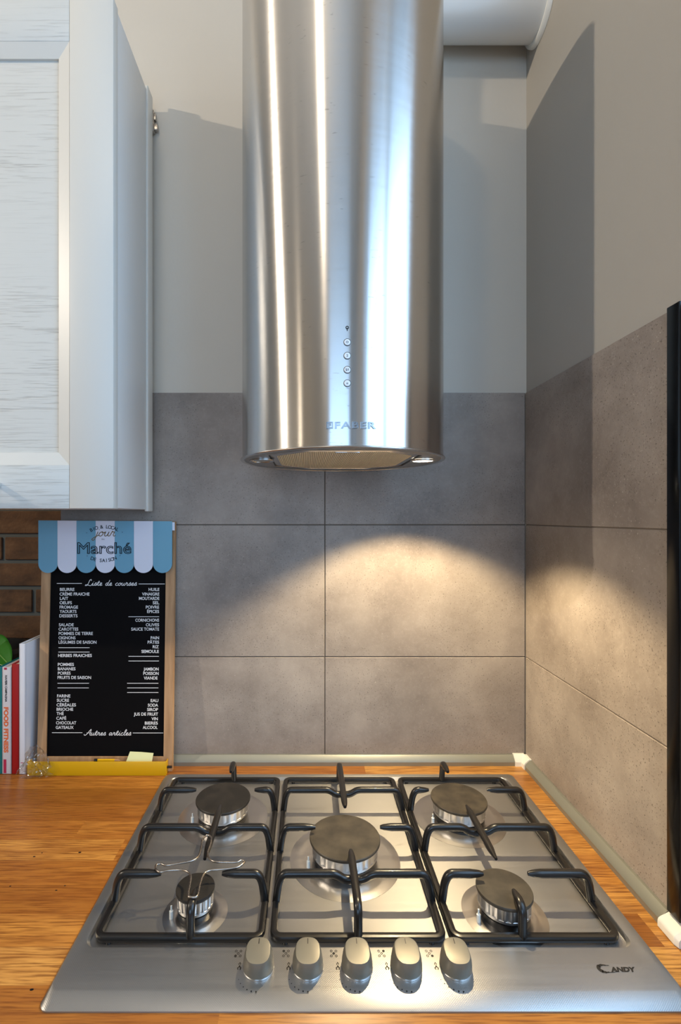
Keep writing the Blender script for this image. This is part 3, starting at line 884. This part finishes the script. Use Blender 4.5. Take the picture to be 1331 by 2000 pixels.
# ================================================================== PAN SUPPORTS
ZFR = 0.9085; ZT = 0.9485
def grate(x0, x1, xc, label, kind):
    y0, y1 = -0.4685, -0.0815
    g = empty('pan_support', ((x0+x1)/2, (y0+y1)/2, ZF), label, 'pan support', 'black pan supports on the gas hob')
    b = MB(); pts = [(x, y, ZFR) for x, y in rrect(x0+0.0045, x1-0.0045, y0+0.0045, y1-0.0045, 0.010, 6)]
    b.sweep(pts, (0.0048, 0.0046), nseg=12, closed=True, power=3.2)
    b.build('frame', M['enamel'], g, 50)
    for fx in (x0+0.02, x1-0.02):
        for fy in (y0+0.0045, y1-0.0045):
            b = MB(); b.lathe([(0.0035, ZF+0.0001), (0.0035, ZFR-0.001)], fx, fy, 12); b.build('rubber_foot', M['enamel'], g)
    W, H = 0.0056, 0.0052
    def finger(path, taper=True, r=0.012):
        P = fillet(path, r, 6)
        # tip = last point; add extra points for taper
        a, c = P[-2], P[-1]; L_ = (c-a).length
        ext = [a+(c-a)*t for t in (1-min(0.018, L_*0.9)/L_, 1-0.006/L_, 1)]
        P = P[:-1]+ext; S = [(W, H)]*(len(P)-3)+[(W, H*0.95), (W*0.75, H*0.75), (W*0.45, H*0.5)]
        if not taper: S = [(W, H)]*len(P)
        b = MB(); b.sweep(P, S, nseg=12, power=2.6); b.build('finger', M['enamel'], g, 50)
    def side(y, xs, xt):   # from a side rail up and inwards
        sgn = 1 if xs == x0 else -1
        xa = xs+sgn*0.0045
        finger([(xa, y, ZFR), (xa+sgn*(0.004), y, ZT-0.012), (xa+sgn*0.010, y, ZT), (xt, y, ZT)], r=0.010)
    def cross(y):
        P = fillet([(x0+0.0045, y, ZFR), (x0+0.0085, y, ZT-0.012), (x0+0.0145, y, ZT), (xc-0.026, y, ZT), (xc-0.014, y, ZT-0.0085), (xc+0.014, y, ZT-0.0085), (xc+0.026, y, ZT), (x1-0.0145, y, ZT), (x1-0.0085, y, ZT-0.012), (x1-0.0045, y, ZFR)], 0.009, 5)
        b = MB(); b.sweep(P, (W, H), nseg=12, power=2.6); b.build('cross_bar', M['enamel'], g, 50)
    def double(ya, yb):
        n = 12; P = []; S = []
        for i in range(n+1):
            t = i/n; P.append((xc, ya+(yb-ya)*t, ZT)); e = min(t, 1-t)*2
            k = min(1, 0.4+e*1.6); S.append((W*k, H*k))
        b = MB(); b.sweep(P, S, nseg=12, power=2.6); b.build('finger', M['enamel'], g, 50)
    yb_ = y1-0.0045; yf = y0+0.0045
    if kind == 'side':
        side(-0.194, x0, xc-0.0545); side(-0.194, x1, xc+0.0545)
        cross(-0.302); double(-0.243, -0.376)
        side(-0.405, x0, xc-0.056 if x0 < 0 else xc-0.030); side(-0.405, x1, xc+0.031 if x0 < 0 else xc+0.034)
        finger([(xc, yf, ZFR), (xc, yf, ZT), (xc, -0.436, ZT)])
        finger([(xc, yb_, ZFR), (xc, yb_-0.008, ZT), (xc, yb_-0.045, ZT)], r=0.010)
    else:
        cross(-0.194); cross(-0.405)
        side(-0.302, x0, xc-0.053); side(-0.302, x1, xc+0.053)
        finger([(xc, yf, ZFR), (xc, yf, ZT), (xc, -0.357, ZT)])
        finger([(xc, yb_, ZFR), (xc, yb_-0.012, ZT), (xc, -0.247, ZT)], r=0.012)
    return g
grate(-0.2795, -0.0555, -0.1525, 'left black pan support, over the small burner with the wire cross', 'side')
grate(-0.0485, 0.1830, 0.0670, 'middle black pan support around the largest single burner', 'mid')
grate(0.1885, 0.4115, 0.2820, 'right black pan support, nearest the tiled side wall', 'side')

# wire cross on the left pan support
wc = empty('wire_pan_reducer', (-0.155, -0.405, ZT), 'thin bent steel wire cross resting on the left pan support over the small burner', 'wire trivet')
zt = ZT+0.0046+0.0017
def hp(px, py):
    d = (CZ-zt)*F/(py-VY); return ((px-VX)*d/F, CY+d, zt)
wpx = [(403, 1632), (396, 1640), (393, 1656), (388, 1672), (376, 1681), (352, 1686), (326, 1690), (314, 1687), (305, 1690), (305, 1698), (313, 1703), (330, 1700), (352, 1699), (366, 1702), (373, 1711), (371, 1728), (368, 1748), (372, 1752), (382, 1752), (387, 1746), (391, 1726), (398, 1708), (410, 1700), (430, 1698), (458, 1695), (470, 1691), (478, 1683), (472, 1680), (463, 1684), (440, 1684), (420, 1683), (410, 1677), (406, 1665), (411, 1650), (413, 1638), (409, 1632)]
P = [Vector(hp(*q)) for q in wpx]; n_ = len(P); CP = []
for i in range(n_):
    p0, p1, p2, p3 = P[i-1], P[i], P[(i+1) % n_], P[(i+2) % n_]
    for k in range(4):
        t = k/4; CP.append(0.5*((2*p1)+(p2-p0)*t+(2*p0-5*p1+4*p2-p3)*t*t+(3*p1-p0-3*p2+p3)*t**3))
b = MB(); b.sweep(CP, (0.0015, 0.0015), nseg=8, closed=True); b.build('wire_loop', M['wire'], wc, 60)

# ================================================================== SHOPPING LIST BOARD
# its front face is the plane y = BA + BB*z
BB = (-0.0130+0.0370)/(1.455-0.900); BA = -0.0370-BB*0.900
def bp(px, py, off=0.0): return on_plane(px, py, BA-off, BB)
def bw(x, z, off=0.0): return Vector((x, BA-off+BB*z, z))      # off > 0: towards the room
board = empty('shopping_list_board', (-0.445, -0.03, WT), 'wood framed black shopping list board with a blue and white striped awning', 'notice board')
FX0, FX1 = -0.5935, -0.2960
def slab(b, x0, x1, z0, z1, o0, o1, mi=0):
    b.poly_prism([(x0, z0), (x1, z0), (x1, z1), (x0, z1)], lambda p: bw(p[0], p[1], o0), lambda p: bw(p[0], p[1], o1), mi)
FW = 0.0195
for nm, (x0, x1, z0, z1) in (('frame_side', (FX0, FX0+FW, WT+0.0003, 1.448)), ('frame_side', (FX1-FW, FX1, WT+0.0003, 1.448)),
                             ('frame_rail', (FX0+FW, FX1-FW, WT+0.010, WT+0.0310)), ('frame_rail', (FX0+FW, FX1-FW, 1.430, 1.448))):
    b = MB(); slab(b, x0, x1, z0, z1, 0.0, -0.0105); b.build(nm, M['frame_wood'], board, 30)
b = MB(); slab(b, FX0+FW-0.002, FX1-FW+0.002, WT+0.025, 1.44, -0.0035, -0.0065); b.build('black_panel', M['chalk'], board)
LP = -0.0035+0.0003
# list texts
left = [('BEURRE', 117, 1151, 28.5), ('CRÈME FRAICHE', 116.5, 1160, 58.5), ('LAIT', 117, 1168.5, 16.5), ('OEUFS', 116.5, 1177, 24), ('FROMAGE', 116.5, 1185.5, 36), ('YAOURTS', 116.5, 1194, 33), ('DESSERTS', 116, 1202.5, 35.5),
        ('SALADE', 115, 1220, 29), ('CAROTTES', 114.5, 1228.5, 38.5), ('POMMES DE TERRE', 114.5, 1237, 67), ('OIGNONS', 114.5, 1245.5, 33), ('LÉGUMES DE SAISON', 114.5, 1254, 74),
        ('HERBES FRAICHES', 113.5, 1280, 66), ('POMMES', 113, 1297.5, 31.5), ('BANANES', 113, 1306, 34.5), ('POIRES', 113, 1314.5, 25), ('FRUITS DE SAISON', 112.5, 1323, 65.5),
        ('FARINE', 111.5, 1359, 26), ('SUCRE', 111, 1367.5, 24), ('CÉRÉALES', 110.5, 1376.5, 38), ('BRIOCHE', 110.5, 1385, 32.5), ('THÉ', 110.5, 1393.5, 14), ('CAFÉ', 110, 1402.5, 19.5), ('CHOCOLAT', 109.5, 1411.5, 39.5), ('GATEAUX', 109, 1420.5, 35)]
right = [('HUILE', 311.5, 1151, 21), ('VINAIGRE', 311.5, 1160, 34), ('MOUTARDE', 311.5, 1168.5, 40), ('SEL', 311.5, 1177, 13), ('POIVRE', 311, 1185.5, 26), ('ÉPICES', 311, 1194, 23.5),
         ('CORNICHONS', 311, 1211, 46.5), ('OLIVES', 311, 1220, 26), ('SAUCE TOMATE', 311, 1228.5, 54.5), ('PAIN', 311, 1245.5, 16.5), ('PÂTES', 311, 1254, 22.5), ('RIZ', 310.5, 1263, 12), ('SEMOULE', 310.5, 1272, 34),
         ('JAMBON', 310, 1306.5, 29.5), ('POISSON', 310, 1315, 30), ('VIANDE', 308, 1324, 27),
         ('EAU', 309.5, 1368, 15), ('SODA', 309, 1377, 20), ('SIROP', 309, 1385.5, 21.5), ('JUS DE FRUIT', 309, 1394.5, 47.5), ('VIN', 308.5, 1403.5, 12.5), ('BIERES', 308.5, 1412, 25.5), ('ALCOOL', 308, 1420.5, 29)]
ACC = 'ÈÉÂ'
def list_part(items, align, name, label):
    L = Letters()
    for body, px, py, wd in items:
        fn = lambda u, v, px=px, py=py: bp(px+u, py+3.1-v, LP)
        L.add(text_geo(body, 8.3, 0.16), fn, 0, 0, width=wd, align=align)
    return L.build(name, M['white_ink'], board, label)
list_part(left, 'L', 'list_lettering', 'white left column of groceries')
list_part(right, 'R', 'list_lettering', 'white right column of groceries')
L = Letters(); F2 = lambda u, v: bp(u, -v, LP)
for (xa, xb, y) in ((114.5, 175, 1265), (114, 175, 1273.5), (112.5, 174, 1334.5), (112.5, 173.5, 1343.5), (251, 311, 1204.5), (251, 310.5, 1282), (251, 310.5, 1291),
                    (248.5, 309.5, 1334.5), (248.5, 309.5, 1343.5), (248.5, 309.5, 1352.5), (111, 160, 1139.5), (271, 322, 1140.5), (101.5, 161, 1431), (259.5, 319, 1431.5)):
    L = Letters(); L.rect(xa, xb, -y-0.55, -y+0.55, F2); L.build('rule_line', M['white_ink'], board)
L = Letters(); script_text(L, 'Liste de courses', 168, -1143.5, 5.0, 99, 1.15, F2); L.build('title_lettering', M['white_ink'], board, 'white script heading')
L = Letters(); script_text(L, 'Autres articles', 167, -1436, 5.0, 89, 1.15, F2); L.build('footer_lettering', M['white_ink'], board, 'white script footer')
# awning: seven scalloped stripes
aw = None; AO = 0.009
sw = (336.3-74.8)/7
for i in range(7):
    xa = 74.8+i*sw+0.15; xb = xa+sw-0.3
    pts = [(xa, 1016.5+i*0.25), (xb, 1016.7+i*0.25), (xb, 1101)]
    cxm = (xa+xb)/2; r = (xb-xa)/2
    pts += [(cxm+r*cos(radians(a)), 1101+r*0.98*sin(radians(a))) for a in range(10, 180, 10)]
    pts += [(xa, 1101)]
    b = MB(); b.poly_prism(pts, lambda p: bp(p[0], p[1], AO), lambda p: bp(p[0], p[1], AO)+Vector((0, 0.0025, 0)))
    o = b.build('awning_stripe', M['awn_blue'] if i % 2 == 0 else M['awn_white'], board, 30)
    o['label'] = 'light blue awning stripe' if i % 2 == 0 else 'white awning stripe'
b = MB(); b.poly_prism([(80, 1020), (341.5, 1020), (341.5, 1036), (80, 1036)], lambda p: bp(p[0], p[1], AO-0.003), lambda p: bp(p[0], p[1], 0.0003)); b.build('awning_batten', M['awn_white'], board)
AF = lambda u, v: bp(u, -v, AO+0.0003)
L = Letters()
def arc_text(L, body, cx, cy, R, a0, a1, size, off, up=True):
    n = len(body)
    for i, ch in enumerate(body):
        if ch == ' ': continue
        a = radians(a0+(a1-a0)*i/(n-1)); geo = text_geo(ch, size, off)
        w_ = max(v.x for v in geo[0]); rot = (a-pi/2) if up else (a+pi/2)
        vs = []
        for v in geo[0]:
            x, y = v.x-w_/2, v.y
            if ch in '·.': y += 0
            vs.append(Vector((cx+R*cos(a)+x*cos(rot)-y*sin(rot), cy+R*sin(a)+x*sin(rot)+y*cos(rot), 0)))
        b_ = len(L.v)
        for v in vs: L.v.append(AF(v.x, v.y))
        for f in geo[1]: L.f.append(tuple(b_+k for k in f))
arc_text(L, '· BIO & LOCAL ·', 205, -1088, 56, 127, 55, 9.5, 0.15)
arc_text(L, '· DE SAISON ·', 202, -1035, 63, 238, 303, 9.5, 0.15, False)
L.add(text_geo('DU', 4, 0), AF, 201.5, -1054.5, align='C')
L.add(text_geo('Marché', 31, 0.0, outline=0.75), AF, 151, -1081, width=106)
L.build('awning_lettering', M['awn_ink'], board, 'black awning lettering')
L = Letters(); script_text(L, 'jour', 185, -1047, 8.5, 40, 1.5, AF); L.build('awning_script', M['awn_gold'], board, 'brown awning script')
# yellow ledge at the foot
b = MB()
lx0, lx1 = -0.6035, -0.3045
b.box(lx0, lx1, -0.0555, -0.0535, WT+0.0005, WT+0.0305, 0.0006)
b.box(lx0, lx1, -0.0535, -0.0385, WT+0.0005, WT+0.0025, 0.0003)
b.box(lx0, lx0+0.0015, -0.0535, -0.0385, WT+0.0025, WT+0.029, 0.0003)
b.box(lx1-0.0015, lx1, -0.0535, -0.0385, WT+0.0025, WT+0.029, 0.0003)
o = b.build('ledge', M['yellow'], board); o['label'] = 'yellow ledge along the foot'
b = MB(); b.sweep([(lx1, -0.045, WT+0.014), (lx1+0.010, -0.045, WT+0.014)], (0.0028, 0.0028), nseg=12); b.build('bolt', M['pot'], board)

# note and pencil standing in the ledge
def quad_thing(name, px, off, thick, mat, label, cat):
    b = MB(); b.poly_prism(px, lambda p: bp(p[0], p[1], off(p)), lambda p: bp(p[0], p[1], off(p))+Vector((0, thick, 0)))
    o = b.build(name, mat, None); tag(o, label, cat); return o
quad_thing('sticky_note', [(245, 1491), (254, 1468), (277, 1469), (300, 1471), (296, 1492)], lambda p: 0.0035+(p[1]-1466)*0.00016, 0.0006, M['note'], 'pale yellow paper note leaning in the yellow ledge', 'note')
pen = empty('pencil', (-0.437, -0.047, WT+0.028), 'short yellow pencil lying along the yellow ledge', 'pencil')
zz = WT+0.0290
b = MB(); b.sweep([(-0.455, -0.0465, zz), (-0.418, -0.0465, zz)], (0.0034, 0.0034), nseg=6); b.build('pencil_barrel', M['yellow'], pen)
b = MB(); b.sweep([(-0.4625, -0.0465, zz), (-0.4552, -0.0465, zz)], (0.0035, 0.0035), nseg=12); b.build('eraser_end', M['pot'], pen)
b = MB(); b.sweep([(-0.4178, -0.0465, zz), (-0.407, -0.0465, zz)], [(0.0034, 0.0034), (0.0006, 0.0006)], nseg=6); b.build('pencil_tip', M['frame_wood'], pen)

# ================================================================== BOOKS
def book(name, x0, x1, y0, y1, h, cover, label, skew=0.0):
    t = empty(name, ((x0+x1)/2, (y0+y1)/2, WT), label, 'book', 'books standing left of the shopping list board')
    z0, z1 = WT+0.0004, WT+h; th = min(0.002, (x1-x0)*0.2)
    b = MB()
    b.box(x0, x0+th, y0, y1, z0, z1, 0.0006); b.box(x1-th, x1, y0, y1, z0, z1, 0.0006)
    b.box(x0, x1, y0, y0+0.0022, z0, z1, 0.0008)
    b.build('cover', cover, t)
    b = MB(); b.box(x0+th, x1-th, y0+0.0022, y1-0.003, z0+0.002, z1-0.003); b.build('page_block', M['pages'], t)
    return t
yS = -0.048
dS = yS-CY
def bx(px): return (px-VX)*dS/F
def bz(py): return CZ-(py-VY)*dS/F-WT
t1 = book('book', bx(-1.5), bx(3.6), yS, 0.10, bz(1302), M['teal'], 'teal book at the left edge of the photo, beside the white one')
t2b = book('book', bx(4.2), bx(21.8), yS, 0.10, bz(1303), M['bookgrey'], 'white paperback with orange title lettering on its spine')
t3 = book('book', bx(22.8), bx(37.4), yS, 0.10, bz(1297), M['red'], 'plain red book between two white books')
t4 = book('book', bx(38.0), bx(50.0)+0.0005, yS-0.001, 0.168, bz(1257), M['bookwhite'], 'tall white hardback touching the frame of the shopping list board')
t4.rotation_euler = (0, 0, 0)
# spine lettering, reading downwards
def spine(t, body, px, pya, pyb, size, mat, off=0.0, name='spine_lettering'):
    L = Letters(); x = bx(px); za = WT+bz(pya); zb = WT+bz(pyb)
    L.add(text_geo(body, size, off), lambda u, v: Vector((x-size*0.36+v, yS-0.0003, za-u)), 0, 0, width=za-zb)
    L.build(name, mat, t)
spine(t2b, 'FOOD FITNESS', 12.2, 1381, 1470, 0.0128, M['orange_ink'], 0.0006)
spine(t2b, 'XAVIERI CAMPAGNA', 12.0, 1318, 1371, 0.0062, M['print'], 0.0002)
L = Letters(); fS = lambda u, v: Vector((u, yS-0.0003, v))
L.rect(bx(7), bx(12.5), WT+bz(1510), WT+bz(1483), fS); L.build('spine_label', M['magenta_ink'], t2b); L = Letters(); L.rect(bx(8), bx(13.5), WT+bz(1308), WT+bz(1304), fS); L.build('spine_label', M['magenta_ink'], t2b)
L = Letters(); L.rect(bx(41), bx(46), WT+bz(1490), WT+bz(1488.7), lambda u, v: Vector((u, yS-0.0013, v))); L.build('spine_mark', M['magenta_ink'], t4)

# ================================================================== PLANT
pot = empty('potted_plant', (-0.812, 0.135, WT), 'green leaved plant in a black pot behind the books', 'plant')
b = MB(); b.lathe([(0.0, WT+0.001), (0.055, WT+0.001), (0.085, WT+0.215), (0.091, WT+0.217), (0.091, WT+0.228), (0.084, WT+0.228), (0.080, WT+0.19), (0, WT+0.19)], -0.812, 0.135, 56)
b.build('pot', M['pot'], pot)
b = MB(); b.lathe([(0.0795, WT+0.1925), (0.04, WT+0.196), (0, WT+0.197)], -0.812, 0.135, 30); b.build('soil', M['soil'], pot)
def leaf(base, tip, wid, sag, mat, nrm=Vector((0, -0.6, 0.8))):
    base = Vector(base); tip = Vector(tip); ax = tip-base; L_ = ax.length; ax.normalize(); sd = ax.cross(nrm).normalized(); n = 14; m = 4
    bm = bmesh.new(); rows = []
    for i in range(n+1):
        t = i/n; w_ = wid*sin(pi*min(1, t*0.97+0.02))**0.8; c = base+ax*L_*t+nrm*(sag*sin(pi*t))
        rows.append([bm.verts.new(c+sd*w_*k/m+nrm*(0.25*w_*abs(k)/m)) for k in range(-m, m+1)])
    for a, c in zip(rows, rows[1:]):
        for k in range(2*m): bm.faces.new((a[k], a[k+1], c[k+1], c[k]))
    me = bpy.data.meshes.new('leaf'); bm.to_mesh(me); bm.free()
    o = link_mesh('leaf', me, mat, pot, 60); md = o.modifiers.new('s', 'SOLIDIFY'); md.thickness = 0.0008
    P = [base+ax*L_*t/10+nrm*(sag*sin(pi*t/10)+0.0008) for t in range(0, 10)]
    b = MB(); b.sweep(P, (0.0011, 0.0006), nseg=6); r = b.build('leaf_rib', M['leafrib'], pot); r.parent = o; 
    return o
leaf((-0.800, 0.115, WT+0.236), (-0.672, -0.005, WT+0.222), 0.030, 0.012, M['leaf'])
leaf((-0.83, 0.13, WT+0.24), (-0.700, 0.045, WT+0.236), 0.026, 0.014, M['leaf'])
leaf((-0.85, 0.13, WT+0.20), (-0.90, 0.02, WT+0.27), 0.028, 0.02, M['leaf'])

# ================================================================== CLEAR PLASTIC BAG
def bag():
    n, m = 30, 24; bm = bmesh.new(); rows = []
    for i in range(n+1):
        row = []
        for j in range(m+1):
            u, v = i/n, j/m
            x = -0.612+0.060*u+0.004*sin(9*v); hgt = 0.084*sin(pi*(0.12+0.80*(1-u)))**0.9*(1-0.35*u)
            z = WT+0.002+hgt*v
            y = -0.068+0.008*sin(3*pi*v)*(1-u)+0.006*u
            q = Vector((u*7, v*7, 1.3))
            y += 0.010*noise.noise(q)+0.005*noise.noise(q*2.3); x += 0.005*noise.noise(q*1.4+Vector((3, 1, 0))); z += 0.004*noise.noise(q*1.7)*v
            y = min(y, -0.0570 if x > -0.6045 else -0.0510)
            row.append(bm.verts.new((x, y, max(z, WT+0.0006))))
        rows.append(row)
    for a, c in zip(rows, rows[1:]):
        for k in range(m): bm.faces.new((a[k], a[k+1], c[k+1], c[k]))
    me = bpy.data.meshes.new('plastic_bag'); bm.to_mesh(me); bm.free()
    o = link_mesh('plastic_bag', me, M['film'], None, 24)
    tag(o, 'crumpled clear plastic bag between the tall white book and the yellow ledge', 'plastic bag')
bag()
